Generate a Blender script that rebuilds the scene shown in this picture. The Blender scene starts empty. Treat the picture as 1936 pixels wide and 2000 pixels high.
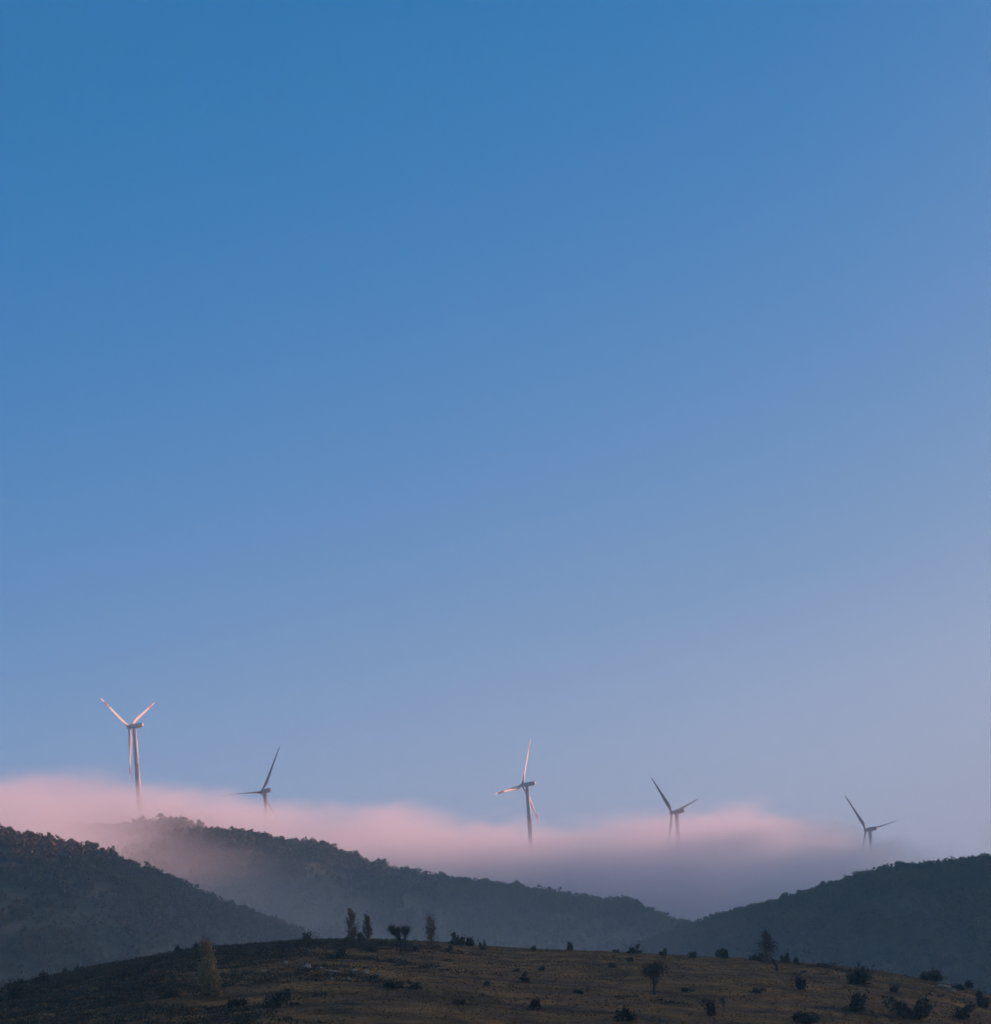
import bpy, math, random
import numpy as np
from mathutils import Vector, Matrix

# ------------------------------------------------------------------ camera, sky, sun, exposure
SC = bpy.context.scene
COL = SC.collection
FPX = 4010.0                      # focal length in pixels of the 1936x2000 photograph
PX0, PY0 = 968.0, 1990.0          # where the level view axis meets the photograph
ROLL = math.radians(4.0)
CR, SR = math.cos(ROLL), math.sin(ROLL)

cam_d = bpy.data.cameras.new('camera')
cam_d.sensor_fit = 'VERTICAL'
cam_d.sensor_height = 24.0
cam_d.lens = 24.0 * FPX / 2000.0
cam_d.shift_y = (PY0 - 1000.0) / 2000.0
cam_d.clip_start = 0.5
cam_d.clip_end = 40000.0
cam = bpy.data.objects.new('camera', cam_d)
COL.objects.link(cam)
cam.matrix_world = Matrix(((CR, SR, 0, 0), (0, 0, -1, 0), (-SR, CR, 0, 0), (0, 0, 0, 1)))
SC.camera = cam

SUN_AZ, SUN_EL = math.radians(70.0), math.radians(8.0)     # azimuth from the view axis towards the right
SUNH = (math.sin(SUN_AZ), math.cos(SUN_AZ))
SUN_DIR = Vector((SUNH[0] * math.cos(SUN_EL), SUNH[1] * math.cos(SUN_EL), math.sin(SUN_EL)))

world = bpy.data.worlds.new('World')
SC.world = world
world.use_nodes = True
world.cycles.sampling_method = 'MANUAL'
world.cycles.sample_map_resolution = 512
NT = world.node_tree
NT.nodes.clear()


def N(nt, typ, **kw):
    n = nt.nodes.new(typ)
    for k, v in kw.items():
        setattr(n, k, v)
    return n


def M(nt, op, a, b=None, c=None):
    n = N(nt, 'ShaderNodeMath', operation=op)
    for i, v in enumerate((a, b, c)):
        if v is None:
            continue
        if isinstance(v, (int, float)):
            n.inputs[i].default_value = v
        else:
            nt.links.new(v, n.inputs[i])
    return n.outputs[0]


def ramp(nt, fac, stops, interp='LINEAR'):
    r = N(nt, 'ShaderNodeValToRGB')
    r.color_ramp.interpolation = interp
    e = r.color_ramp.elements
    while len(e) < len(stops):
        e.new(0.5)
    for i, (p, c) in enumerate(stops):
        e[i].position = p
        e[i].color = (c[0], c[1], c[2], 1.0)
    if fac is not None:
        nt.links.new(fac, r.inputs[0])
    return r.outputs[0]


SKY_GAIN = 0.5
SKY_STOPS = [  # effective height above the horizon (sine), linear colour
    (-0.25, (0.95, 0.58, 0.40)), (-0.08, (0.54, 0.45, 0.48)), (0.02, (0.480, 0.490, 0.640)),
    (0.10, (0.330, 0.405, 0.605)), (0.16, (0.198, 0.330, 0.560)), (0.25, (0.098, 0.258, 0.545)),
    (0.35, (0.036, 0.203, 0.500)), (0.46, (0.0, 0.166, 0.440)), (0.70, (0.016, 0.125, 0.340)),
    (1.15, (0.032, 0.105, 0.260))]
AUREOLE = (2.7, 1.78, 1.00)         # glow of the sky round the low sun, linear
tc = N(NT, 'ShaderNodeTexCoord')
nrm = N(NT, 'ShaderNodeVectorMath', operation='NORMALIZE')
NT.links.new(tc.outputs['Generated'], nrm.inputs[0])
sx = N(NT, 'ShaderNodeSeparateXYZ')
NT.links.new(nrm.outputs[0], sx.inputs[0])
sdot = M(NT, 'ADD', M(NT, 'MULTIPLY', sx.outputs[0], SUNH[0]), M(NT, 'MULTIPLY', sx.outputs[1], SUNH[1]))
zeff = M(NT, 'SUBTRACT', M(NT, 'MAXIMUM', sx.outputs[2], -0.1), M(NT, 'MULTIPLY', M(NT, 'SUBTRACT', M(NT, 'MAXIMUM', sdot, -0.05), 0.31), 0.24))
fac = M(NT, 'DIVIDE', M(NT, 'ADD', zeff, 0.25), 1.4)
skycol = ramp(NT, fac, [((z + 0.25) / 1.4, c) for z, c in SKY_STOPS], 'B_SPLINE')
nish = N(NT, 'ShaderNodeTexSky', sky_type='NISHITA')
nish.sun_disc = False
nish.sun_elevation = SUN_EL
nish.sun_rotation = SUN_AZ
nish.air_density = 1.0
nish.dust_density = 1.0
nish.ozone_density = 2.0
bg_n = N(NT, 'ShaderNodeBackground')
NT.links.new(nish.outputs[0], bg_n.inputs[0])
bg_n.inputs[1].default_value = 0.002
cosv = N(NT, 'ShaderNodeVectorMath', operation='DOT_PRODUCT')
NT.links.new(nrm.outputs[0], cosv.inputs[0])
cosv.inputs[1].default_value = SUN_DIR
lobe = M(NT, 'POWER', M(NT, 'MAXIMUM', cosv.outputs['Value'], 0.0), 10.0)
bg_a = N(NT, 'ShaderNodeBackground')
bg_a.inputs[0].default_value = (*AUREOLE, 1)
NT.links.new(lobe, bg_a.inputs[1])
bg_c = N(NT, 'ShaderNodeBackground')
NT.links.new(skycol, bg_c.inputs[0])
bg_c.inputs[1].default_value = SKY_GAIN
addw = N(NT, 'ShaderNodeAddShader')
NT.links.new(bg_n.outputs[0], addw.inputs[0])
NT.links.new(bg_c.outputs[0], addw.inputs[1])
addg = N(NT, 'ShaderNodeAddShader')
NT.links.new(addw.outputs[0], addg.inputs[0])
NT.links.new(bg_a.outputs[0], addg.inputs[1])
wo = N(NT, 'ShaderNodeOutputWorld')
NT.links.new(addg.outputs[0], wo.inputs[0])

sun_d = bpy.data.lights.new('sun', 'SUN')
sun_d.energy = 3.25
sun_d.angle = math.radians(0.6)
sun_d.color = (1.0, 0.43, 0.36)
sun = bpy.data.objects.new('sun', sun_d)
COL.objects.link(sun)
sun.rotation_euler = SUN_DIR.to_track_quat('Z', 'Y').to_euler()
sun.location = (900, 600, 900)

SC.view_settings.view_transform = 'Standard'
SC.view_settings.look = 'None'
SC.view_settings.exposure = 1.0
SC.view_settings.gamma = 1.0
SC.view_settings.use_curve_mapping = False
SC.cycles.volume_bounces = 9
SC.cycles.max_bounces = 12
SC.cycles.diffuse_bounces = 3
SC.cycles.volume_step_rate = 6.0
SC.cycles.volume_max_steps = 128
SC.cycles.use_denoising = True
SC.cycles.use_adaptive_sampling = True
SC.cycles.adaptive_threshold = 0.025
SC.cycles.adaptive_min_samples = 16
SC.cycles.caustics_reflective = False
SC.cycles.caustics_refractive = False

random.seed(7)
RNG = np.random.default_rng(11)


# ------------------------------------------------------------------ helpers
def at(px, py, Y):
    """A point of the photograph (1936x2000 pixels) as a place in the world, Y metres ahead."""
    dx, dy = (px - PX0) / FPX, (PY0 - py) / FPX
    return ((dx * CR + dy * SR) * Y, Y, (-dx * SR + dy * CR) * Y)


def ray(px, py):
    return at(px, py, 1.0)


def _hash(ix, iy, seed):
    h = (ix.astype(np.int64) * 374761393 + iy.astype(np.int64) * 668265263 + seed * 974634777) & 0x7fffffff
    h = ((h ^ (h >> 13)) * 1274126177) & 0x7fffffff
    h = (h ^ (h >> 16)) & 0xffff
    return h / 65535.0


def vnoise(x, y, seed=0):
    x, y = np.asarray(x, float), np.asarray(y, float)
    ix, iy = np.floor(x), np.floor(y)
    fx, fy = x - ix, y - iy
    fx, fy = fx * fx * (3 - 2 * fx), fy * fy * (3 - 2 * fy)
    a, b = _hash(ix, iy, seed), _hash(ix + 1, iy, seed)
    c, d = _hash(ix, iy + 1, seed), _hash(ix + 1, iy + 1, seed)
    return (a + (b - a) * fx + (c - a) * fy + (a - b - c + d) * fx * fy) * 2 - 1


def fbm(x, y, seed=0, oct=4):
    s, a, t = 0.0, 1.0, 0.0
    for i in range(oct):
        s = s + a * vnoise(np.asarray(x) * 2 ** i, np.asarray(y) * 2 ** i, seed + i)
        t += a
        a *= 0.5
    return s / t


def mesh_np(name, verts, faces):
    verts = np.asarray(verts, np.float32)
    faces = np.asarray(faces, np.int32)
    me = bpy.data.meshes.new(name)
    k = faces.shape[1]
    me.vertices.add(len(verts))
    me.vertices.foreach_set('co', verts.ravel())
    me.loops.add(faces.size)
    me.loops.foreach_set('vertex_index', faces.ravel())
    me.polygons.add(len(faces))
    me.polygons.foreach_set('loop_start', np.arange(0, faces.size, k, dtype=np.int32))
    me.polygons.foreach_set('loop_total', np.full(len(faces), k, np.int32))
    me.update(calc_edges=True)
    me.validate()
    return me


def obj(name, me, mat=None, parent=None, smooth=False):
    o = bpy.data.objects.new(name, me)
    COL.objects.link(o)
    if mat is not None and len(me.materials) == 0:
        me.materials.append(mat)
    if smooth:
        me.polygons.foreach_set('use_smooth', np.ones(len(me.polygons), bool))
    if parent is not None:
        o.parent = parent
    return o


def empty(name, loc, rotz=0.0):
    o = bpy.data.objects.new(name, None)
    COL.objects.link(o)
    o.location = loc
    o.rotation_euler = (0, 0, rotz)
    o.empty_display_size = 1.0
    return o


def tag(o, label=None, cat=None, group=None, kind=None):
    if label:
        o['label'] = label
    if cat:
        o['category'] = cat
    if group:
        o['group'] = group
    if kind:
        o['kind'] = kind
    return o


def tube(pts, rad, seg=6):
    pts = [Vector(p) for p in pts]
    V, F = [], []
    for i, p in enumerate(pts):
        d = (pts[min(i + 1, len(pts) - 1)] - pts[max(i - 1, 0)]).normalized()
        s = d.cross(Vector((0.31, 0.95, 0.05)))
        if s.length < 1e-3:
            s = d.cross(Vector((1, 0, 0)))
        s.normalize()
        t = d.cross(s)
        for j in range(seg):
            a = 2 * math.pi * j / seg
            V.append(p + (s * math.cos(a) + t * math.sin(a)) * rad[i])
    for i in range(len(pts) - 1):
        for j in range(seg):
            k = (j + 1) % seg
            F.append((i * seg + j, i * seg + k, (i + 1) * seg + k, (i + 1) * seg + j))
    return V, F


class MB:
    def __init__(self):
        self.v, self.f = [], []

    def add(self, V, F):
        o = len(self.v)
        self.v += [tuple(p) for p in V]
        self.f += [tuple(i + o for i in f) for f in F]

    def tube(self, pts, rad, seg=6):
        self.add(*tube(pts, rad, seg))

    def mesh(self, name):
        me = bpy.data.meshes.new(name)
        me.from_pydata(self.v, [], self.f)
        me.update()
        return me


# ------------------------------------------------------------------ materials
def new_mat(name, rough=0.9, spec=0.1):
    m = bpy.data.materials.new(name)
    m.use_nodes = True
    nt = m.node_tree
    b = nt.nodes['Principled BSDF']
    b.inputs['Roughness'].default_value = rough
    b.inputs['Specular IOR Level'].default_value = spec
    return m, nt, b


def noise(nt, scale, detail=4, stretch=None, coord='Object', rough=0.6):
    t = N(nt, 'ShaderNodeTexCoord')
    src = t.outputs[coord]
    if stretch:
        mp = N(nt, 'ShaderNodeMapping')
        mp.inputs['Scale'].default_value = stretch
        nt.links.new(src, mp.inputs[0])
        src = mp.outputs[0]
    n = N(nt, 'ShaderNodeTexNoise')
    n.inputs['Scale'].default_value = scale
    n.inputs['Detail'].default_value = detail
    n.inputs['Roughness'].default_value = rough
    nt.links.new(src, n.inputs['Vector'])
    return n.outputs['Fac']


def mixc(nt, fac, a, b, blend='MIX'):
    m = N(nt, 'ShaderNodeMix', data_type='RGBA', blend_type=blend)
    if isinstance(fac, (int, float)):
        m.inputs[0].default_value = fac
    else:
        nt.links.new(fac, m.inputs[0])
    for i, v in ((6, a), (7, b)):
        if isinstance(v, tuple):
            m.inputs[i].default_value = (v[0], v[1], v[2], 1)
        else:
            nt.links.new(v, m.inputs[i])
    return m.outputs[2]


def hill_material(name, dark, mid, pale):
    m, nt, b = new_mat(name)
    big = noise(nt, 0.016, 5)
    fine = noise(nt, 0.12, 6)
    c = ramp(nt, big, [(0.3, dark), (0.5, mid), (0.7, pale)])
    c2 = ramp(nt, fine, [(0.3, (0.55, 0.55, 0.55)), (0.7, (1.3, 1.3, 1.3))])
    nt.links.new(mixc(nt, 1.0, c, c2, 'MULTIPLY'), b.inputs['Base Color'])
    bump = N(nt, 'ShaderNodeBump')
    bump.inputs['Strength'].default_value = 0.8
    bump.inputs['Distance'].default_value = 1.5
    nt.links.new(fine, bump.inputs['Height'])
    nt.links.new(bump.outputs[0], b.inputs['Normal'])
    return m


def leaf_material(name, cols, hue_scale=0.09):
    """Foliage: each leaf clump its own tone, whole crowns drifting between tones."""
    m, nt, b = new_mat(name, 0.85, 0.15)
    g = N(nt, 'ShaderNodeNewGeometry')
    t = N(nt, 'ShaderNodeNewGeometry')
    n = N(nt, 'ShaderNodeTexNoise')
    n.inputs['Scale'].default_value = hue_scale
    n.inputs['Detail'].default_value = 2
    nt.links.new(t.outputs['Position'], n.inputs['Vector'])
    f = M(nt, 'ADD', M(nt, 'MULTIPLY', g.outputs['Random Per Island'], 0.35), M(nt, 'MULTIPLY', M(nt, 'SUBTRACT', n.outputs['Fac'], 0.2), 1.05))
    nt.links.new(ramp(nt, f, [(i / (len(cols) - 1), c) for i, c in enumerate(cols)]), b.inputs['Base Color'])
    return m


def bark_material(name, a, c):
    m, nt, b = new_mat(name)
    nt.links.new(ramp(nt, noise(nt, 6.0, 4, (1, 1, 0.2)), [(0.3, a), (0.7, c)]), b.inputs['Base Color'])
    return m


def paint_material(name, base, dirt, rough=0.45):
    m, nt, b = new_mat(name, rough, 0.4)
    n = noise(nt, 0.8, 4, (1, 1, 0.12))
    nt.links.new(ramp(nt, n, [(0.35, dirt), (0.6, base)]), b.inputs['Base Color'])
    return m


MAT = {}
MAT['paint'] = paint_material('turbine_paint', (0.46, 0.45, 0.43), (0.38, 0.375, 0.35))
MAT['paint_grey'] = paint_material('turbine_grey_paint', (0.21, 0.21, 0.19), (0.17, 0.17, 0.15))
MAT['red'] = paint_material('turbine_red_paint', (0.50, 0.07, 0.08), (0.42, 0.06, 0.06))
MAT['ridge'] = hill_material('wood_floor', (0.070, 0.068, 0.042), (0.105, 0.095, 0.058), (0.145, 0.120, 0.075))
MAT['valley'] = hill_material('valley_grass', (0.05, 0.05, 0.03), (0.075, 0.07, 0.04), (0.10, 0.09, 0.05))
MAT['wood_leaf'] = leaf_material('wood_foliage', [(0.045, 0.070, 0.036), (0.085, 0.110, 0.054), (0.145, 0.128, 0.068), (0.105, 0.118, 0.060)], 0.05)
MAT['wood_brown'] = leaf_material('brown_wood_foliage', [(0.055, 0.060, 0.034), (0.105, 0.095, 0.054), (0.165, 0.120, 0.072), (0.130, 0.105, 0.060)], 0.05)
MAT['bush_dark'] = leaf_material('dark_bush_foliage', [(0.042, 0.038, 0.021), (0.078, 0.064, 0.034), (0.128, 0.094, 0.052)], 0.4)
MAT['bush_brown'] = leaf_material('brown_bush_foliage', [(0.050, 0.040, 0.020), (0.095, 0.068, 0.034), (0.135, 0.092, 0.046)], 0.4)
MAT['poplar_gold'] = leaf_material('golden_poplar_foliage', [(0.22, 0.155, 0.065), (0.38, 0.25, 0.11), (0.50, 0.33, 0.15), (0.31, 0.22, 0.095)], 0.5)
MAT['heath'] = leaf_material('heath_foliage', [(0.030, 0.032, 0.020), (0.055, 0.048, 0.028), (0.090, 0.068, 0.040), (0.045, 0.044, 0.026)], 0.08)
MAT['poplar_leaf'] = leaf_material('poplar_foliage', [(0.11, 0.085, 0.038), (0.19, 0.128, 0.058), (0.25, 0.16, 0.075), (0.15, 0.115, 0.05)], 0.5)
MAT['bark'] = bark_material('bark', (0.035, 0.028, 0.022), (0.09, 0.075, 0.06))
MAT['bark_pale'] = bark_material('pale_bark', (0.08, 0.07, 0.055), (0.18, 0.155, 0.12))
MAT['grass'] = leaf_material('dry_grass', [(0.110, 0.066, 0.022), (0.190, 0.105, 0.034), (0.250, 0.134, 0.045), (0.15, 0.088, 0.029)], 0.12)


def rock_material():
    m, nt, b = new_mat('limestone')
    nt.links.new(ramp(nt, noise(nt, 1.6, 6), [(0.35, (0.13, 0.105, 0.072)), (0.52, (0.30, 0.245, 0.17)), (0.68, (0.46, 0.38, 0.27))]), b.inputs['Base Color'])
    bump = N(nt, 'ShaderNodeBump')
    bump.inputs['Distance'].default_value = 0.1
    nt.links.new(noise(nt, 4.0, 6), bump.inputs['Height'])
    nt.links.new(bump.outputs[0], b.inputs['Normal'])
    return m


MAT['rock'] = rock_material()


def pasture_material():
    """Dry pasture: straw, olive and bare reddish earth in patches, darker risers along the slope's sheep tracks."""
    m, nt, b = new_mat('dry_pasture')
    big = noise(nt, 0.030, 5, None, 'Object', 0.65)
    soil = noise(nt, 0.075, 6, (0.6, 1.0, 1.0))
    streak = noise(nt, 0.20, 7, (0.42, 1.0, 1.0))
    fine = noise(nt, 2.2, 6)
    c = ramp(nt, big, [(0.32, (0.118, 0.073, 0.023)), (0.44, (0.212, 0.116, 0.034)), (0.52, (0.262, 0.137, 0.042)), (0.60, (0.185, 0.104, 0.033)), (0.70, (0.126, 0.082, 0.026))])
    e = ramp(nt, soil, [(0.50, (0, 0, 0)), (0.60, (1, 1, 1))])
    c = mixc(nt, M(nt, 'MULTIPLY', e, 0.75), c, (0.135, 0.074, 0.040))
    dk = ramp(nt, noise(nt, 0.055, 6, (0.7, 1.0, 1.0), 'Object', 0.7), [(0.53, (0, 0, 0)), (0.63, (1, 1, 1))])
    c = mixc(nt, M(nt, 'MULTIPLY', dk, 0.7), c, (0.042, 0.034, 0.019))
    sp = ramp(nt, streak, [(0.36, (0.30, 0.31, 0.34)), (0.46, (0.74, 0.74, 0.74)), (0.58, (1.0, 0.98, 0.94)), (0.72, (1.35, 1.28, 1.15))])
    f = ramp(nt, fine, [(0.3, (0.6, 0.6, 0.6)), (0.7, (1.35, 1.35, 1.35))])
    t = N(nt, 'ShaderNodeTexCoord')
    z = N(nt, 'ShaderNodeSeparateXYZ')
    nt.links.new(t.outputs['Object'], z.inputs[0])
    u = M(nt, 'FRACT', M(nt, 'DIVIDE', M(nt, 'ADD', z.outputs[2], M(nt, 'MULTIPLY', noise(nt, 0.03, 4), 9.0)), 1.7))
    trk = ramp(nt, u, [(0.0, (0.55, 0.55, 0.57)), (0.10, (0.62, 0.62, 0.63)), (0.20, (1, 1, 1)), (0.9, (1, 1, 1)), (1.0, (0.55, 0.55, 0.57))])
    c = mixc(nt, 1.0, c, sp, 'MULTIPLY')
    c = mixc(nt, 0.8, c, trk, 'MULTIPLY')
    nt.links.new(mixc(nt, 1.0, c, f, 'MULTIPLY'), b.inputs['Base Color'])
    bump = N(nt, 'ShaderNodeBump')
    bump.inputs['Strength'].default_value = 0.9
    bump.inputs['Distance'].default_value = 0.25
    nt.links.new(fine, bump.inputs['Height'])
    nt.links.new(bump.outputs[0], b.inputs['Normal'])
    return m


MAT['pasture'] = pasture_material()


# ------------------------------------------------------------------ the land
def profile(pts, Y, lower=0.0, left=None, right=None):
    """Crest line given in photograph pixels, as height over X at distance Y."""
    P = [at(x, y, Y) for x, y in pts]
    X = [p[0] for p in P]
    Z = [p[2] - lower for p in P]
    if left:
        X = [left[0]] + X
        Z = [left[1]] + Z
    if right:
        X = X + [right[0]]
        Z = Z + [right[1]]
    return np.array(X), np.array(Z)


def grid_mesh(name, xs, ys, fn):
    X, Yg = np.meshgrid(xs, ys)
    Z = fn(X, Yg)
    V = np.stack([X.ravel(), Yg.ravel(), Z.ravel()], 1)
    nx, ny = len(xs), len(ys)
    i = np.arange(nx * (ny - 1)).reshape(ny - 1, nx)[:, :-1].ravel()
    F = np.stack([i, i + 1, i + nx + 1, i + nx], 1)
    return mesh_np(name, V, F)


# valley floor, a sheet to the horizon, with the knoll the camera stands on
def ground_z(X, Y):
    r2 = X * X + Y * Y
    return -30.0 + 28.3 * np.exp(-r2 / 120.0 ** 2) + 1.2 * fbm(X / 160, Y / 160, 3, 3) * np.clip(r2 / 2500.0, 0, 1)


ax = np.sinh(np.linspace(-4.6, 4.6, 150))
ax = ax / ax[-1] * 11000.0
tag(obj('valley_ground', grid_mesh('valley_ground', ax, ax + 600.0, ground_z), MAT['valley'], smooth=True), kind='structure')

# near hill
CREST_Y = 470.0
CREST_PTS = [(-260, 2075), (-120, 2015), (0, 1953), (60, 1928), (110, 1907), (160, 1896), (250, 1878), (330, 1864), (430, 1850), (520, 1843),
                  (620, 1838), (740, 1836), (860, 1840), (1000, 1851), (1150, 1857), (1300, 1864), (1420, 1870), (1560, 1880),
                  (1700, 1894), (1800, 1912), (1936, 1942), (2100, 1990), (2300, 2060)]
FX, FZ = profile(CREST_PTS, CREST_Y, 0.1, (-420, -40), (420, -40))


def near_z(X, Y):
    X, Y = np.asarray(X, float), np.asarray(Y, float)
    yc = CREST_Y + 18 * vnoise(X / 70.0, X * 0 + 0.5, 5)
    t = yc - Y
    zc = np.interp(X * CREST_Y / np.clip(Y, 150, 700) * 0.5 + X * 0.5, FX, FZ)
    f = np.where(t > 0, 0.012 * t + 0.00037 * t * t, 0.0011 * t * t)
    z = zc - f
    z = z + 0.9 * fbm(X / 34, Y / 34, 21, 4) + 0.16 * fbm(X / 5, Y / 3.2, 31, 3)
    u = (z + 2.2 * fbm(X / 60, Y / 60, 41, 3)) / 1.55              # sheep tracks and terracettes along the slope
    fr = u - np.floor(u)
    z = z + 0.30 * (np.clip(fr * 3.2, 0, 1) - 0.5) * np.clip(fbm(X / 25, Y / 25, 51, 2) + 0.55, 0, 1)
    return z


for _ in range(4):                                  # settle the crest line where the terrain noise has moved it
    for i, (px, py) in enumerate(CREST_PTS):
        Yv = np.arange(300.0, 600.0, 1.0)
        q = at(px, py, 1.0)
        m = np.max(near_z(q[0] * Yv, Yv) / Yv)
        want = q[2]
        FZ[i + 1] += (want - m) * CREST_Y * 0.8

tag(obj('near_hill', grid_mesh('near_hill', np.linspace(-260, 260, 521), np.concatenate([np.linspace(150, 250, 60), np.arange(251, 500, 0.8), np.linspace(501, 680, 60)]), near_z), MAT['pasture'], smooth=True), kind='structure')


# wooded ridges
class Ridge:
    def __init__(self, name, pts, Yc, lower, left, right, front, back, seed, xr, yr, amp=4.0):
        self.PX, self.PZ = profile(pts, Yc, lower, left, right)
        self.Yc, self.front, self.back, self.seed, self.amp = Yc, front, back, seed, amp
        me = grid_mesh(name, np.arange(xr[0], xr[1], 7.0), np.arange(yr[0], yr[1], 7.0), self.z)
        self.o = tag(obj(name, me, MAT['ridge'], smooth=True), kind='structure')

    def z(self, X, Y):
        X, Y = np.asarray(X, float), np.asarray(Y, float)
        yc = self.Yc + 20 * vnoise(X / 160.0, X * 0 + 3.5, self.seed)
        t = yc - Y
        zc = np.interp(X, self.PX, self.PZ)
        ft = np.clip(t, 0, None)
        bt = np.clip(-t, 0, None)
        f = self.front * ft * (1 - np.exp(-ft / 60.0)) + self.back * bt * (1 - np.exp(-bt / 60.0))
        g = np.clip(np.abs(t) / 60.0, 0.12, 1.0)
        z = zc - f + self.amp * 2.2 * fbm(X / 130, Y / 130, self.seed + 7, 3) * g + 0.5 * fbm(X / 18, Y / 18, self.seed + 9, 2)
        return np.maximum(z, -45.0)


LEFT = Ridge('left_ridge', [(-260, 1598), (-120, 1606), (0, 1622), (60, 1630), (120, 1642), (190, 1660), (240, 1678), (300, 1703), (350, 1724), (410, 1750), (480, 1776),
                            (560, 1806), (650, 1840), (800, 1895)], 1000.0, 3.5, (-700, 130), (60, -45), 0.42, 0.40, 101, (-560, 90), (560, 1290))
MID = Ridge('middle_ridge', [(-300, 1612), (0, 1618), (150, 1618), (250, 1612), (330, 1609), (400, 1612), (480, 1630), (560, 1642), (620, 1650), (700, 1672), (800, 1703), (900, 1722), (1000, 1732), (1090, 1742),
                             (1200, 1762), (1305, 1790), (1405, 1825), (1525, 1870)], 1350.0, 4.5, (-900, 190), (420, -45), 0.45, 0.30, 202, (-620, 420), (880, 1660))
RIGHT = Ridge('right_ridge', [(1206, 1862), (1286, 1832), (1364, 1802), (1440, 1776), (1512, 1758), (1576, 1744), (1640, 1720), (1720, 1696), (1800, 1688), (1870, 1680), (1936, 1672), (2050, 1655),
                              (2300, 1625)], 1100.0, 2.5, (-60, -45), (900, 150), 0.36, 0.34, 303, (-40, 900), (700, 1420))


# the broad back ridge that carries the turbines, and an unseen hill added at right to keep the low sun off the valley
TURBINES = [  # hub pixel, distance, first blade angle, yaw of the rotor from the view axis, blade pitch (90 = feathered)
    dict(hub=(252.9, 1420.5), D=1520.9, a0=33.3, psi=1.13, pitch=4, red=True),
    dict(hub=(511.6, 1547.4), D=1612.7, a0=64.0, psi=0.70, pitch=97, red=False),
    dict(hub=(1020.8, 1533.9), D=1641.4, a0=72.8, psi=0.97, pitch=4, red=True),
    dict(hub=(1312.6, 1587.4), D=1630.8, a0=17.8, psi=0.89, pitch=97, red=False),
    dict(hub=(1691.9, 1621.4), D=1764.1, a0=11.1, psi=0.63, pitch=97, red=False)]
TILT = math.radians(6.0)          # the shaft points a little upwards
for t in TURBINES:
    t['H'] = at(t['hub'][0], t['hub'][1], t['D'])
TOWER_H = 78.0
bx = np.array([-900] + [t['H'][0] for t in TURBINES] + [900])
bz = np.array([TURBINES[0]['H'][2] - TOWER_H + 30] + [t['H'][2] - TOWER_H for t in TURBINES] + [45])
by = np.array([1450] + [t['D'] for t in TURBINES] + [1900])


def back_z(X, Y):
    zc = np.interp(X, bx, bz)
    yc = np.interp(X, bx, by)
    t = np.abs(Y - yc)
    return np.maximum(zc - 0.28 * t * (1 - np.exp(-t / 90.0)), -45.0)


tag(obj('back_ridge', grid_mesh('back_ridge', np.arange(-900, 901, 15.0), np.arange(1100, 2400, 12.0), back_z), MAT['ridge'], smooth=True), kind='structure')

SHADE_HILL_X, SHADE_HILL_H = 1250.0, 200.0  # out-of-view hill, its place and height shaped for the shadow it casts


def shade_hill_z(X, Y):
    w = 1 / (1 + np.exp(-(Y + 300) / 120.0)) / (1 + np.exp((Y - 3600) / 200.0))
    h = SHADE_HILL_H + 104 / (1 + np.exp((Y - 1900) / 45.0)) + 8 * fbm(X / 300, Y / 300, 77, 3)
    return -40 + (h + 40) * np.exp(-((X - SHADE_HILL_X) / 270.0) ** 2) * w


tag(obj('mountain', grid_mesh('mountain', np.arange(620, 2300, 25.0), np.arange(-900, 4500, 45.0), shade_hill_z), MAT['ridge'], smooth=True), kind='structure')


# ------------------------------------------------------------------ wind turbines
def airfoil(chord, thick, n=14):
    pts = []
    for i in range(n):
        a = 2 * math.pi * i / n
        x = 0.5 * math.cos(a)
        y = 0.5 * math.sin(a) * thick
        if thick < 0.9:
            xx = x + 0.5                              # 0 leading edge .. 1 trailing edge
            y *= 1.9 * math.sqrt(max(xx, 0.0)) * (1.0 - xx) ** 0.75 + 0.06
            y *= 1.1
        pts.append(((x + (0.2 if thick < 0.9 else 0.0)) * chord, y * chord))
    return pts


STATIONS = [  # span fraction, chord, relative thickness, twist in degrees
    (0.000, 1.9, 1.00, 14), (0.045, 1.9, 1.00, 14), (0.11, 2.6, 0.62, 14), (0.19, 3.25, 0.40, 12.5), (0.28, 3.05, 0.31, 10), (0.40, 2.6, 0.25, 7),
    (0.52, 2.2, 0.21, 4.5), (0.64, 1.85, 0.19, 3), (0.74, 1.58, 0.18, 2), (0.87, 1.2, 0.17, 1), (0.95, 0.85, 0.16, 0.4), (0.985, 0.45, 0.16, 0), (1.0, 0.12, 0.16, 0)]


def station_at(s):
    for (a, b) in zip(STATIONS[:-1], STATIONS[1:]):
        if a[0] <= s <= b[0]:
            f = (s - a[0]) / (b[0] - a[0])
            return tuple(a[i] + (b[i] - a[i]) * f for i in range(4))
    return STATIONS[-1]


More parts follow.
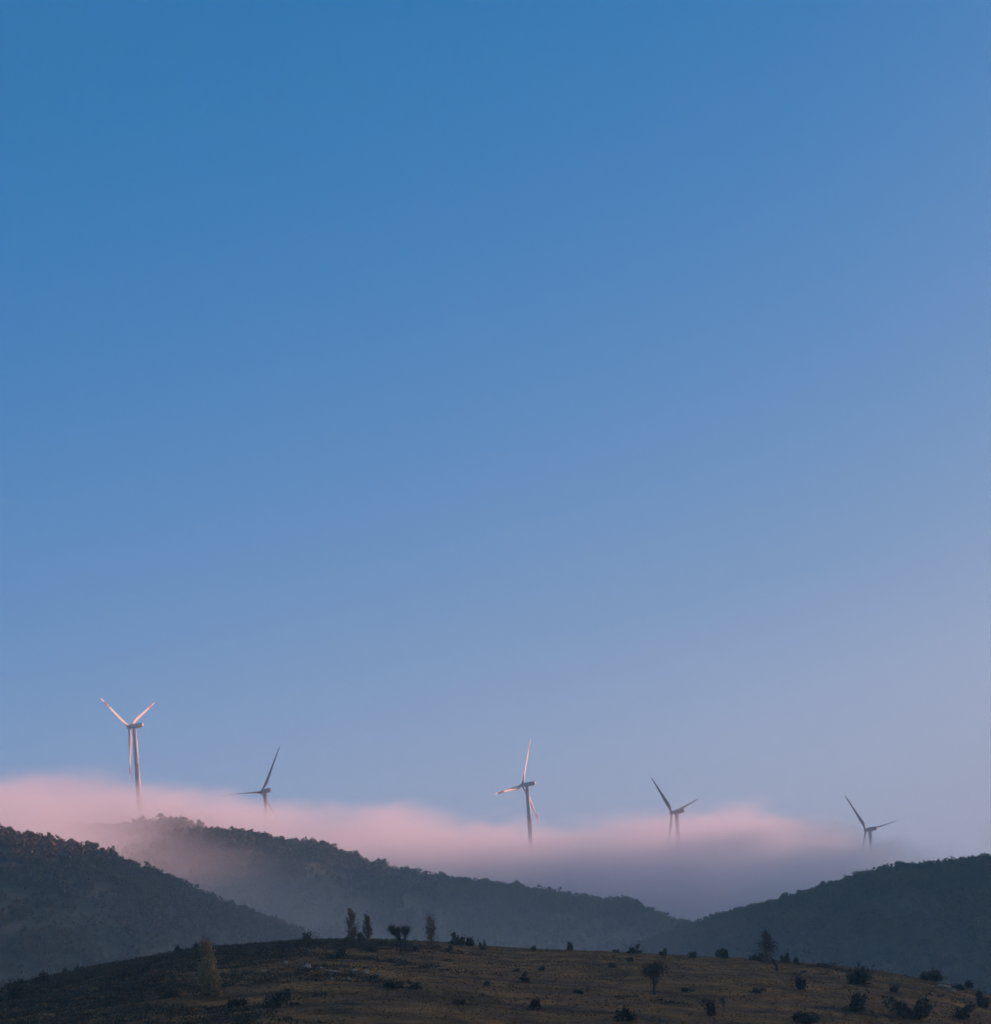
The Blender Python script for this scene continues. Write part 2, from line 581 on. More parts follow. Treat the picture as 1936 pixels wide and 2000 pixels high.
def blade_mesh(s0, s1, name, L=38.4, r0=1.6, grow=0.0):
    """A stretch of blade from span s0 to s1: span along +Z, chord along X, thickness along Y."""
    ss = sorted({s0, s1} | {st[0] for st in STATIONS if s0 < st[0] < s1})
    V, F = [], []
    n = 14
    for s in ss:
        _, c, th, tw = station_at(s)
        a = math.radians(tw)
        for x, y in airfoil(c, th, n):
            x *= 1 + grow
            y = y * (1 + grow) + (0.012 if False else 0)
            V.append((x * math.cos(a) - y * math.sin(a), x * math.sin(a) + y * math.cos(a) - 0.6 * s * s, r0 + s * L))
    for i in range(len(ss) - 1):
        for j in range(n):
            k = (j + 1) % n
            F.append((i * n + j, i * n + k, (i + 1) * n + k, (i + 1) * n + j))
    F.append(tuple(range(n))[::-1])
    F.append(tuple((len(ss) - 1) * n + j for j in range(n)))
    me = bpy.data.meshes.new(name)
    me.from_pydata(V, [], F)
    me.update()
    return me


BLADE_PLAIN = blade_mesh(0, 1, 'blade')
BLADE_IN = blade_mesh(0, 0.735, 'blade_inner')
BAND = blade_mesh(0.735, 0.865, 'red_band')
TIP = blade_mesh(0.865, 1.0, 'blade_tip')


def lathe(prof, seg=28):
    V, F = [], []
    for r, z in prof:
        for j in range(seg):
            a = 2 * math.pi * j / seg
            V.append((r * math.cos(a), r * math.sin(a), z))
    for i in range(len(prof) - 1):
        for j in range(seg):
            k = (j + 1) % seg
            F.append((i * seg + j, i * seg + k, (i + 1) * seg + k, (i + 1) * seg + j))
    F.append(tuple((len(prof) - 1) * seg + j for j in range(seg)))
    return V, F


def tower_mesh():
    prof = [(2.65, -4.0), (2.65, 0.3), (2.40, 0.32)]
    for i in range(1, 4):
        z = TOWER_H * i / 3.0 - 1.6
        r = 2.40 - (2.40 - 1.46) * i / 3.0
        if i < 3:
            prof += [(r, z - 0.12), (r + 0.05, z - 0.10), (r + 0.05, z + 0.10), (r, z + 0.12)]
        else:
            prof += [(r, z - 0.6), (r + 0.12, z - 0.5), (r + 0.12, z)]
    m = MB()
    m.add(*lathe(prof))
    return m.mesh('tower')


def nacelle_mesh():
    """Rounded box along +X (the tail), bottom rising to the rear, sections as rounded rectangles."""
    secs = [(-2.3, 1.25, 1.25, 0.1), (-1.9, 1.55, 1.55, 0.1), (0.0, 1.72, 1.70, 0.15), (3.0, 1.72, 1.72, 0.2), (6.2, 1.62, 1.55, 0.34), (7.5, 1.45, 1.32, 0.48), (7.8, 1.1, 1.0, 0.55)]
    V, F = [], []
    n = 20
    for x, hw, hh, zc in secs:
        for j in range(n):
            a = 2 * math.pi * (j + 0.5) / n
            c, s = math.cos(a), math.sin(a)
            p = 0.42
            V.append((x, hw * math.copysign(abs(c) ** p, c), zc + hh * math.copysign(abs(s) ** p, s)))
    for i in range(len(secs) - 1):
        for j in range(n):
            k = (j + 1) % n
            F.append((i * n + j, (i + 1) * n + j, (i + 1) * n + k, i * n + k))
    F.append(tuple(range(n)))
    F.append(tuple((len(secs) - 1) * n + j for j in range(n))[::-1])
    me = bpy.data.meshes.new('nacelle')
    me.from_pydata(V, [], F)
    me.update()
    return me


def hub_mesh():
    m = MB()
    prof = [(1.35, -1.35), (1.62, -1.1), (1.72, -0.3), (1.7, 0.5), (1.5, 1.25), (1.1, 1.85), (0.6, 2.2), (0.12, 2.34)]
    m.add(*lathe(prof, 24))
    m.f.append(tuple(range(24))[::-1])
    return m.mesh('hub')


TOWER_ME, NAC_ME, HUB_ME = tower_mesh(), nacelle_mesh(), hub_mesh()
mast = MB()
mast.tube([(6.6, 0.35, 1.7), (6.6, 0.35, 3.2)], [0.06, 0.05], 6)
mast.tube([(6.6, 0.05, 2.9), (6.6, 0.65, 2.9)], [0.05, 0.05], 6)
mast.tube([(6.6, 0.65, 2.9), (6.6, 0.65, 3.25)], [0.10, 0.06], 6)
MAST_ME = mast.mesh('wind_sensor')

T_LABEL = ['tallest wind turbine at far left, red bands on its three white blades',
           'grey wind turbine with one blade level to the left, second from left',
           'white wind turbine with red banded blades in the middle of the fog bank',
           'dark grey wind turbine second from the right, above the brightest pink fog',
           'rightmost and smallest wind turbine, above the right wooded ridge']
for i, t in enumerate(TURBINES):
    psi = t['psi']
    side = 1
    a = Vector((-math.sin(psi), math.cos(psi) * side, 0))            # upwind
    r = Vector((math.cos(psi), math.sin(psi) * side, 0))             # across the rotor, to the right in view
    H = Vector(t['H'])
    up = Vector((0, 0, 1)) * math.cos(TILT) - a * math.sin(TILT)
    shaft = a * math.cos(TILT) + Vector((0, 0, 1)) * math.sin(TILT)
    axis = H - a * 4.3
    root = empty('wind_turbine', (axis.x, axis.y, H.z - TOWER_H))
    tag(root, T_LABEL[i], 'wind turbine', 'wind turbines in the fog')
    pm = MAT['paint'] if t['red'] else MAT['paint_grey']
    for me in (TOWER_ME, NAC_ME, HUB_ME):
        pass
    inv = root.location
    tw = obj('tower', TOWER_ME.copy(), pm, root, smooth=True)
    nm = obj('nacelle', NAC_ME.copy(), pm, root, smooth=True)
    nm.location = (0, 0, TOWER_H)
    nm.rotation_euler = (0, 0, math.atan2(-a.y, -a.x))
    ws = obj('wind_sensor', MAST_ME.copy(), MAT['paint_grey'], nm)
    hb = obj('hub', HUB_ME.copy(), pm, root, smooth=True)
    hb.location = a * 4.3 + Vector((0, 0, TOWER_H))
    hb.rotation_euler = shaft.to_track_quat('Z', 'Y').to_euler()
    for b in range(3):
        al = math.radians(t['a0'] + 120 * b)
        d = r * math.cos(al) + up * math.sin(al)
        T = r * math.sin(al) - up * math.cos(al)      # in the rotor plane, across the blade
        th = math.radians(t['pitch'])
        yv = (T * math.sin(th) - shaft * math.cos(th)).normalized()      # the flat side of the blade
        ch = yv.cross(d).normalized()
        mtx = Matrix(((ch.x, yv.x, d.x), (ch.y, yv.y, d.y), (ch.z, yv.z, d.z))).to_4x4()
        mtx.translation = a * 4.3 + Vector((0, 0, TOWER_H))
        bl = obj('blade', (BLADE_IN if t['red'] else BLADE_PLAIN).copy(), pm, root, smooth=True)
        bl.matrix_local = mtx
        if t['red']:
            obj('red_band', BAND.copy(), MAT['red'], bl, smooth=True)
            obj('blade_tip', TIP.copy(), pm, bl, smooth=True)


# ------------------------------------------------------------------ trees and bushes
def leaf_tris(P, size, rng, flat=0.0):
    """One loose triangle per leaf clump at each point of P."""
    n = len(P)
    A = rng.normal(size=(n, 3))
    A /= np.linalg.norm(A, axis=1, keepdims=True)
    B = rng.normal(size=(n, 3))
    B -= (B * A).sum(1, keepdims=True) * A
    B /= np.linalg.norm(B, axis=1, keepdims=True)
    s = (size * rng.uniform(0.6, 1.4, n))[:, None]
    V = np.stack([P + A * s, P - 0.5 * A * s + 0.86 * B * s, P - 0.5 * A * s - 0.86 * B * s], 1).reshape(-1, 3)
    F = np.arange(3 * n).reshape(-1, 3)
    return V, F


def lumpy(n, rng, lumps, spread=0.75, zmin=0.0):
    """Points in a crown made of several uneven clumps, within the unit ball."""
    C = rng.normal(size=(lumps, 3))
    C /= np.linalg.norm(C, axis=1, keepdims=True)
    C *= rng.uniform(0.15, spread, (lumps, 1))
    R = rng.uniform(0.25, 0.48, lumps)
    k = rng.integers(0, lumps, n)
    D = rng.normal(size=(n, 3))
    D /= np.linalg.norm(D, axis=1, keepdims=True)
    return C[k] + D * (R[k] * rng.uniform(0.35, 1.0, n) ** 0.5)[:, None]


# woods on the ridges
def tree_variant(rng):
    hgt = 1.0
    P = lumpy(46, rng, 7)
    w = rng.uniform(0.36, 0.50)
    P = P * np.array([w, w, 0.46]) + np.array([0, 0, 0.50])
    V, F = leaf_tris(P, np.full(len(P), 0.105), rng)
    tv = np.array([[0.025, 0, 0], [-0.015, 0.02, 0], [-0.015, -0.02, 0], [0.0, 0, 0.6]])
    tf = np.array([[0, 1, 3], [1, 2, 3], [2, 0, 3]]) + len(V)
    return np.concatenate([V, tv]), np.concatenate([F, tf])


VARIANTS = [tree_variant(np.random.default_rng(500 + i)) for i in range(10)]


def wood(name, ridge, n, xr, yr, hr, label, seed, thin=0.0, cat='wood', mat='wood_leaf'):
    rng = np.random.default_rng(seed)
    X = rng.uniform(xr[0], xr[1], n * 2)
    Yv = ridge.Yc + rng.uniform(yr[0], yr[1], n * 2)
    band = rng.random(n * 2) < 0.22                                  # the crest itself is closely grown
    Yv = np.where(band, ridge.Yc + rng.uniform(-55, 22, n * 2), Yv)
    keep = (fbm(X / 45, Yv / 45, seed + 3, 3) > thin) | band
    vis = np.abs(X) < Yv * 0.27 + 30
    Zg = ridge.z(X, Yv)
    keep &= vis & (Zg > -32)
    X, Yv, Zg = X[keep][:n], Yv[keep][:n], Zg[keep][:n]
    VV, FF, off = [], [], 0
    hs = (hr[0] + (hr[1] - hr[0]) * rng.random(len(X)) ** 1.8) * (0.75 + 0.5 * (fbm(X / 30, Yv / 30, seed + 8, 2) + 0.5))
    for x, y, z, h in zip(X, Yv, Zg, hs):
        V, F = VARIANTS[rng.integers(0, 10)]
        a = rng.uniform(0, 6.28)
        c, s = math.cos(a), math.sin(a)
        fl = rng.uniform(0.85, 1.25)
        W = np.empty_like(V)
        W[:, 0] = (V[:, 0] * c - V[:, 1] * s) * h * fl + x
        W[:, 1] = (V[:, 0] * s + V[:, 1] * c) * h * fl + y
        W[:, 2] = V[:, 2] * h + z - 0.05 * h
        VV.append(W)
        FF.append(F + off)
        off += len(V)
    o = obj(name, mesh_np(name, np.concatenate(VV), np.concatenate(FF)), MAT[mat])
    tag(o, label, cat, kind='stuff')


wood('forest', LEFT, 6500, (-330, 40), (-330, 25), (3.0, 7.5), 'dark brown wood covering the left ridge', 1, -0.45, 'forest', 'wood_brown')
wood('forest', MID, 9500, (-400, 160), (-330, 28), (4.0, 9.5), 'dark green wood covering the middle ridge below the fog', 2, -0.62, 'forest')
wood('forest', RIGHT, 9500, (20, 340), (-320, 25), (2.4, 7.5), 'dark scrubby wood covering the right ridge', 3, -0.7, 'forest')


def crest_tree(px, py_base, h, w, ridge, label, seed):
    rng = np.random.default_rng(seed)
    x, _, _ = at(px, py_base, ridge.Yc)
    y = ridge.Yc - 4
    z = float(ridge.z(x, y))
    root = empty('tree', (x, y, z - 0.2))
    tag(root, label, 'tree', 'single trees on the ridge crests')
    m = MB()
    m.tube([(0, 0, 0), (0.1, 0.05, h * 0.35), (0.0, 0.1, h * 0.7)], [h * 0.035, h * 0.028, h * 0.012], 7)
    for j in range(6):
        a = j * 1.05 + rng.uniform(0, 0.6)
        q = rng.uniform(0.25, 0.5) * h
        m.tube([(0.05, 0.05, q), (math.cos(a) * w * 0.22, math.sin(a) * w * 0.22, q + h * 0.16), (math.cos(a) * w * 0.38, math.sin(a) * w * 0.38, q + h * 0.34)], [h * 0.016, h * 0.011, h * 0.005], 5)
    obj('trunk', m.mesh('trunk'), MAT['bark'], root)
    P = lumpy(520, rng, 11, 0.8) * np.array([w * 0.5, w * 0.5, h * 0.42]) + np.array([0, 0, h * 0.60])
    V, F = leaf_tris(P, np.full(len(P), 0.55), rng)
    obj('crown', mesh_np('crown', V, F), MAT['wood_leaf'], root)


crest_tree(20, 1634, 7.0, 7.0, LEFT, 'tree at the top left end of the left ridge crest', 31)
crest_tree(184, 1672, 8.0, 6.5, LEFT, 'rounded tree standing left of the gap on the left ridge crest', 32)
crest_tree(219, 1682, 8.0, 8.0, LEFT, 'rounded tree standing right of the gap on the left ridge crest', 33)
crest_tree(392, 1628, 9, 10, MID, 'big tree at the highest visible point of the middle ridge', 34)
crest_tree(576, 1662, 10, 12, MID, 'tree on the middle ridge crest below the second turbine', 35)
crest_tree(640, 1668, 9, 9, MID, 'bushy tree on the middle ridge crest right of the second turbine', 36)
crest_tree(1012, 1748, 8, 12, MID, 'broad tree on the middle ridge crest below the middle turbine', 37)
crest_tree(1530, 1766, 6.5, 7.0, RIGHT, 'tall tree sticking out of the low end of the right ridge crest', 38)
crest_tree(1562, 1758, 6.0, 4.5, RIGHT, 'thin tree next to the tall one on the right ridge crest', 39)
crest_tree(1756, 1704, 7, 9, RIGHT, 'clump of trees on the right ridge crest right of the last turbine', 40)


def hill_hit(px, py):
    dx, dy, dz = ray(px, py)
    Y = np.arange(160.0, 640.0, 0.25)
    below = (dz * Y) < near_z(dx * Y, Y)
    i = int(np.argmax(below)) if below.any() else None
    if i is None:                                   # the line passes just over the crest: stand it on the crest
        i = int(np.argmin(dz * Y - near_z(dx * Y, Y)))
    y = float(Y[i])
    x = dx * y
    return x, y, float(near_z(x, y))


def bush(px, py, w, h, tone, label, seed, cat='bush', name='bush', lumps=9):
    """A shrub whose base stands at pixel (px, py), w by h pixels large."""
    rng = np.random.default_rng(seed)
    x, y, z = hill_hit(px, py)
    s = y / FPX
    W, H = w * s, h * s
    root = empty(name, (x, y, z - 0.05), rng.uniform(0, 6.28))
    tag(root, label, cat, 'bushes on the near hill')
    m = MB()
    for j in range(7):
        a = rng.uniform(0, 6.28)
        e = rng.uniform(0.15, 0.42) * W
        m.tube([(0.04 * math.cos(a), 0.04 * math.sin(a), -0.1), (math.cos(a) * e * 0.5, math.sin(a) * e * 0.5, H * 0.4), (math.cos(a) * e, math.sin(a) * e, H * 0.82)],
               [0.05 + 0.012 * H, 0.035 + 0.006 * H, 0.012], 5)
    obj('stem', m.mesh('stem'), MAT['bark'], root)
    n = int(min(1300, 200 + 90 * W * H))
    P = lumpy(n, rng, int(rng.integers(5, 10)), 1.0)
    far = rng.random(n) < 0.16                                       # stray twigs well outside the clumps
    P = np.where(far[:, None], P * rng.uniform(1.0, 1.45, (n, 1)), P)
    P[:, 0] += 0.35 * P[:, 2] * rng.normal()
    low = rng.random(n) < 0.75
    P[:, 2] = np.where(low, np.abs(P[:, 2]), P[:, 2])
    P = P * np.array([W * 0.46, W * 0.46, H * 0.86]) + np.array([0, 0, H * 0.08])
    P[:, 2] = np.maximum(P[:, 2], 0.0)
    V, F = leaf_tris(P, np.full(n, 0.10 + 0.035 * min(W, H)), rng)
    obj('foliage', mesh_np('foliage', V, F), MAT['bush_dark'] if tone == 'd' else MAT['bush_brown'], root)


BUSHES = [  # base pixel, width, height (pixels), tone, label
    (28, 1950, 40, 36, 'd', 'big dark bush at the low left end of the near hill crest'),
    (84, 1922, 40, 26, 'd', 'wide dark bush second from the left end of the near hill crest'),
    (126, 1901, 12, 15, 'd', 'small upright dark bush on the left slope of the near hill crest'),
    (154, 1896, 19, 12, 'd', 'low square dark bush on the left slope of the near hill crest'),
    (311, 1869, 26, 12, 'd', 'low flat bush left of the blocky dark bush on the crest'),
    (347, 1864, 25, 20, 'd', 'blocky dark bush on the crest, left of the tall golden poplar'),
    (384, 1858, 13, 24, 'd', 'slim dark shrub just left of the top of the golden poplar'),
    (286, 1893, 24, 15, 'd', 'dim dark bush on the shaded slope left of the golden poplar'),
    (236, 1912, 40, 18, 'd', 'wide dim bush low on the shaded left slope'),
    (330, 1948, 46, 20, 'd', 'dark bush on the shaded slope left of the golden poplar foot'),
    (458, 1966, 52, 24, 'd', 'dark bush at the foot of the golden poplar, on its right'),
    (545, 1968, 58, 34, 'd', 'large dark bush right of the golden poplar, near the bottom of the picture'),
    (600, 1842, 28, 18, 'd', 'rounded bush on the crest left of the pair of poplars'),
    (664, 1872, 28, 22, 'd', 'dark bush on the slope below the pair of poplars'),
    (724, 1860, 24, 18, 'd', 'dark bush on the slope left of the spreading bare tree'),
    (703, 1836, 20, 16, 'd', 'low dark bush between the two crest poplars'),
    (675, 1840, 16, 10, 'd', 'low dark bush at the left foot of the pair of poplars'),
    (893, 1846, 33, 25, 'd', 'rounded dark bush on the crest right of the single poplar'),
    (920, 1848, 24, 18, 'd', 'dark bush on the crest, right neighbour of the rounded dark bush'),
    (945, 1856, 16, 18, 'b', 'thin brown bush on the crest, last of the row of three'),
    (878, 1858, 18, 16, 'd', 'small dark bush just below the crest, under the rounded dark bush'),
    (1043, 1856, 14, 11, 'd', 'small lone bush on the crest below the middle turbine'),
    (1115, 1856, 17, 22, 'd', 'upright dark bush alone on the middle of the crest'),
    (1202, 1861, 12, 9, 'd', 'tiny bush on the crest left of the low dome-shaped bush'),
    (1239, 1862, 34, 16, 'd', 'low dome-shaped dark bush on the crest below the fourth turbine'),
    (1297, 1867, 24, 13, 'd', 'low flat bush on the crest, right of the dome-shaped bush'),
    (1355, 1870, 30, 12, 'd', 'low spreading bush on the crest left of the purple-brown bush'),
    (1415, 1872, 33, 24, 'd', 'rounded purple-brown bush on the crest left of the tall scruffy tree'),
    (1536, 1880, 22, 26, 'd', 'upright bush on the crest right of the tall scruffy tree'),
    (1556, 1884, 16, 17, 'd', 'small bush on the crest, second right of the tall scruffy tree'),
    (1605, 1889, 64, 12, 'd', 'long low strip of scrub on the right part of the crest'),
    (1470, 1876, 36, 16, 'd', 'low scrub at the left foot of the tall scruffy tree'),
    (1024, 1917, 27, 18, 'd', 'flat dark bush in the middle of the open slope'),
    (1047, 1972, 34, 30, 'd', 'round black bush low on the middle of the slope'),
    (1216, 1993, 48, 30, 'd', 'wide dark bush at the bottom edge below the bare tree on the slope'),
    (1230, 1878, 16, 10, 'd', 'small bush just below the dome-shaped bush'),
    (1059, 1896, 17, 12, 'd', 'small dark bush above and right of the flat slope bush'),
    (1008, 1898, 15, 9, 'd', 'small dark bush above and left of the flat slope bush'),
    (953, 1926, 20, 13, 'd', 'small dark bush left of the flat slope bush'),
    (1196, 1890, 28, 9, 'b', 'flat brown bush on the slope above and left of the bare tree'),
    (769, 1928, 54, 20, 'd', 'wide dark bush below the right end of the pale rocks'),
    (812, 1932, 34, 17, 'd', 'dark bush right of the wide bush under the pale rocks'),
    (1391, 1984, 32, 38, 'd', 'tall dark bush near the bottom edge, right of the bare tree on the slope'),
    (1561, 1932, 27, 36, 'd', 'blocky black bush standing alone on the right slope'),
    (1566, 1998, 70, 30, 'd', 'wide dark bush at the bottom edge below the blocky black bush'),
    (1670, 1975, 62, 46, 'b', 'large brown bush low on the right slope'),
    (1676, 1922, 56, 34, 'b', 'brown bush high on the right slope, above the large brown bush'),
    (1786, 1992, 84, 56, 'b', 'biggest brown bush in the lower right'),
    (1820, 1914, 66, 27, 'b', 'domed brown bush on the right end of the crest'),
    (1880, 1934, 42, 20, 'd', 'dark bush on the crest right of the domed brown bush'),
    (1922, 1968, 40, 30, 'd', 'dark bush at the right edge of the picture'),
    (1745, 1938, 30, 18, 'b', 'small brown bush between the large brown bushes on the right slope'),
    (1480, 1940, 30, 12, 'd', 'flat dark bush on the slope left of the blocky black bush'),
    (1340, 1938, 26, 10, 'd', 'flat dark bush right of the bare tree on the slope'),
    (1130, 1940, 26, 11, 'd', 'flat dark bush right of the round black bush'),
    (900, 1962, 34, 15, 'd', 'low dark bush left of the round black bush'),
    (1880, 1990, 50, 30, 'b', 'brown bush in the bottom right corner'),
]
for i, (px, py, w, h, tone, lab) in enumerate(BUSHES):
    bush(px, py, w, h, tone, lab, 900 + i)


def poplar(px, py, w, h, label, seed, dens=1.0, dark=False, leaf='poplar_leaf'):
    """Columnar poplar: one trunk, steep limbs hugging it, thin yellow-brown foliage in vertical plumes."""
    rng = np.random.default_rng(seed)
    x, y, z = hill_hit(px, py)
    s = y / FPX
    W, H = w * s * 1.3, h * s
    root = empty('tree' if dark else 'poplar_tree', (x, y, z - 0.1))
    tag(root, label, 'tree', None if dark else 'poplars on the near hill')
    m = MB()
    m.tube([(0, 0, -0.2), (0.03 * W, 0, H * 0.3), (-0.03 * W, 0.03, H * 0.65), (0.02, 0, H * 0.98)], [H * 0.018, H * 0.014, H * 0.008, 0.015], 7)
    P = []
    for j in range(int(46 * dens)):
        a = rng.uniform(0, 6.28)
        q = H * rng.uniform(0.01, 0.82)
        L = H * rng.uniform(0.13, 0.26)
        env = W * 0.5 * math.sin(math.pi * min(0.97, (q + L) / H * 0.70 + 0.27)) ** 0.7
        e = env * rng.uniform(0.45, 1.0)
        p0, p1, p2 = Vector((0, 0, q)), Vector((math.cos(a) * e * 0.75, math.sin(a) * e * 0.75, q + L * 0.45)), Vector((math.cos(a) * e, math.sin(a) * e, min(q + L, H * 0.99)))
        m.tube([p0, p1, p2], [0.035, 0.022, 0.008], 4)
        if rng.random() < 0.86:
            for k in range(int(60 * dens)):
                f = rng.uniform(0.15, 1.08)
                b = p0.lerp(p1, f / 0.55) if f < 0.55 else p1.lerp(p2, (f - 0.55) / 0.45)
                P.append((b.x + rng.normal() * 0.09 * W, b.y + rng.normal() * 0.09 * W, b.z + rng.normal() * 0.03 * H))
    obj('trunk', m.mesh('trunk'), MAT['bark_pale'], root)
    P = np.array(P)
    V, F = leaf_tris(P, np.full(len(P), 0.105 + 0.004 * H), rng)
    obj('crown', mesh_np('crown', V, F), MAT['bush_brown'] if dark else MAT[leaf], root)


poplar(410, 1948, 32, 116, 'tall golden poplar standing in front of the crest at left', 61, 1.5, False, 'poplar_gold')
poplar(427, 1947, 13, 52, 'thin young poplar against the right side of the tall golden poplar', 62, 0.7, False, 'poplar_gold')
poplar(689, 1838, 20, 66, 'left and taller of the pair of poplars on the crest', 63)
poplar(719, 1838, 15, 56, 'right and thinner of the pair of poplars on the crest', 64, 0.8)
poplar(844, 1852, 20, 68, 'single poplar on the crest right of the spreading bare tree', 65, 0.75)


def bare_tree(px, py, w, h, label, seed, lean=0.0, leaf=0.35, levels=4, fork=0.3, name='bare_tree', thick=0.032):
    rng = np.random.default_rng(seed)
    x, y, z = hill_hit(px, py)
    s = y / FPX
    W, H = w * s, h * s
    root = empty(name, (x, y, z - 0.1))
    tag(root, label, 'tree', 'bare trees on the near hill')
    m = MB()
    tips = []

    def grow(p, d, L, r, lev):
        q = p + d * L
        mid = p.lerp(q, 0.5) + Vector(rng.normal(size=3)) * L * 0.06
        m.tube([p, mid, q], [r, r * 0.82, r * 0.66], 6 if lev < 2 else 4)
        if lev >= levels:
            tips.append(q)
            return
        if lev >= 1:
            tips.append(q)
            tips.append(mid)
        for k in range(3 if lev < 3 else 2):
            a = rng.uniform(0, 6.28)
            spread = rng.uniform(0.35, 0.85)
            nd = (d + Vector((math.cos(a) * spread, math.sin(a) * spread, rng.uniform(-0.1, 0.35)))).normalized()
            grow(q, nd, L * rng.uniform(0.62, 0.85), r * 0.62, lev + 1)

    grow(Vector((0, 0, -0.15)), Vector((lean, 0, 1)).normalized(), H * fork, H * thick, 0)
    T = np.array([tuple(t) for t in tips])
    mx, mz = np.abs(T[:, 0]).max(), T[:, 2].max()
    kx, kz = W * 0.5 / mx, H / mz
    m.v = [(v[0] * kx, v[1] * kx, v[2] * kz) for v in m.v]
    obj('trunk', m.mesh('trunk'), MAT['bark'], root)
    T = T * np.array([kx, kx, kz])
    n = int(len(T) * 10 * leaf)
    P = T[rng.integers(0, len(T), n)] + rng.normal(size=(n, 3)) * 0.06 * H
    V, F = leaf_tris(P, np.full(n, 0.11), rng)
    obj('crown', mesh_np('crown', V, F), MAT['bush_dark'], root)


bare_tree(785, 1853, 46, 46, 'dark spreading tree with a forked crown on the crest between poplars', 71, 0.05, 1.6, 4, 0.22, thick=0.055)
bare_tree(1279, 1943, 60, 66, 'bare twiggy tree standing on the open slope right of the middle', 72, 0.0, 0.8, 5, 0.12, thick=0.022)
poplar(1499, 1884, 32, 70, 'tall scruffy brown tree on the right part of the crest', 73, 0.9, True)
bare_tree(1414, 1976, 10, 30, 'thin dead sapling near the bottom edge, beside the tall dark bush', 74, 0.1, 0.2, 3, 0.4)


def stump():
    x, y, z = hill_hit(1518, 1896)
    s = y / FPX
    H = 30 * s
    root = empty('dead_trunk', (x, y, z - 0.1))
    tag(root, 'leaning dark dead trunk on the slope below the tall scruffy tree', 'dead trunk')
    m = MB()
    m.tube([(0.0, 0, -0.2), (0.02, 0, H * 0.3), (-0.22 * H, 0, H * 0.75), (-0.42 * H, 0.1, H)], [0.34, 0.28, 0.2, 0.07], 8)
    obj('trunk', m.mesh('trunk'), MAT['bark'], root, smooth=True)
    m = MB()
    m.tube([(0.0, 0, H * 0.35), (0.16 * H, 0.1, H * 0.6)], [0.12, 0.05], 6)
    m.tube([(-0.1 * H, 0, H * 0.55), (-0.05 * H, 0.15, H * 0.85)], [0.08, 0.03], 6)
    obj('broken_branch', m.mesh('broken_branch'), MAT['bark'], root, smooth=True)


stump()


# pale rocks
def rock(px, py, w, h, label, seed):
    rng = np.random.default_rng(seed)
    x, y, z = hill_hit(px, py)
    s = y / FPX
    W, H = w * s, h * s
    n, k = 10, 7
    V, F = [], []
    ph = rng.uniform(0, 6.28, 6)
    for i in range(k):
        t = math.pi * (i + 0.5) / k
        for j in range(n):
            a = 2 * math.pi * j / n
            q = 1 + 0.22 * math.sin(2 * a + ph[0]) + 0.14 * math.sin(3 * a + ph[1] + t * 2) + rng.uniform(-0.2, 0.2)
            zz = math.cos(t)
            V.append((math.sin(t) ** 0.7 * math.cos(a) * q * W * 0.5, math.sin(t) ** 0.7 * math.sin(a) * q * W * 0.33, math.copysign(abs(zz) ** 0.7, zz) * H * 0.62 * (1 + 0.35 * math.sin(a + ph[2])) + 0.08 * H))
    for i in range(k - 1):
        for j in range(n):
            kk = (j + 1) % n
            F.append((i * n + j, (i + 1) * n + j, (i + 1) * n + kk, i * n + kk))
    F.append(tuple(range(n)))
    F.append(tuple((k - 1) * n + j for j in range(n))[::-1])
    me = bpy.data.meshes.new('rock')
    me.from_pydata(V, [], F)
    me.update()
    o = obj('rock', me, MAT['rock'])
    o.location = (x, y, z + 0.04)
    o.rotation_euler = (0, 0, rng.uniform(-0.4, 0.4))
    tag(o, label, 'rock', 'pale rocks on the near hill')


ROCKS = [
    (558, 1882, 14, 6, 'pale rock at the left end of the rock outcrop, a little above it'),
    (597, 1891, 28, 8, 'largest and brightest pale rock of the outcrop on the near hill'),
    (625, 1894, 18, 7, 'pale rock just right of the brightest rock'),
    (650, 1900, 26, 7, 'pale slab second right of the brightest rock'),
    (690, 1898, 22, 6, 'pale flat rock in the right half of the outcrop, upper row'),
    (714, 1902, 22, 9, 'pale rock near the right end of the outcrop'),
    (738, 1908, 16, 8, 'pale rock at the right end of the outcrop'),
    (649, 1914, 12, 6, 'small pale stone below the middle of the outcrop'),
    (682, 1914, 10, 6, 'small stone below the right half of the outcrop'),
    (513, 1898, 14, 5, 'small flat stone left of the outcrop, towards the golden poplar'),
    (1842, 1930, 26, 9, 'pale stone below the domed brown bush at right'),
    (1858, 1936, 16, 8, 'smaller pale stone beside the one below the domed brown bush'),
]
for i, (px, py, w, h, lab) in enumerate(ROCKS):
    rock(px, py, w, h, lab, 300 + i)


# dry grass tussocks over the near hill
def grass():
    rng = np.random.default_rng(5)
    n = 130000
    y = np.sqrt(rng.uniform(235.0 ** 2, 490.0 ** 2, n))
    x = rng.uniform(-0.27, 0.27, n) * y
    dens = fbm(x / 9, y / 5, 91, 3)
    k = dens > rng.uniform(-0.55, 0.35, n)
    x, y = x[k], y[k]
    z = near_z(x, y)
    n = len(x)
    V = np.empty((n, 3, 3))
    a = rng.uniform(0, 6.28, n)
    wd = rng.uniform(0.08, 0.30, n)
    h = rng.uniform(0.06, 0.22, n)
    V[:, 0] = np.stack([x + np.cos(a) * wd, y + np.sin(a) * wd, z - 0.04], 1)
    V[:, 1] = np.stack([x - np.cos(a) * wd, y - np.sin(a) * wd, z - 0.04], 1)
    V[:, 2] = np.stack([x + rng.normal(size=n) * 0.12, y + rng.normal(size=n) * 0.12, z + h], 1)
    o = obj('grass', mesh_np('grass', V.reshape(-1, 3), np.arange(3 * n).reshape(-1, 3)), MAT['grass'])
    tag(o, 'dry brown grass tussocks all over the near hill', 'grass', kind='stuff')


grass()


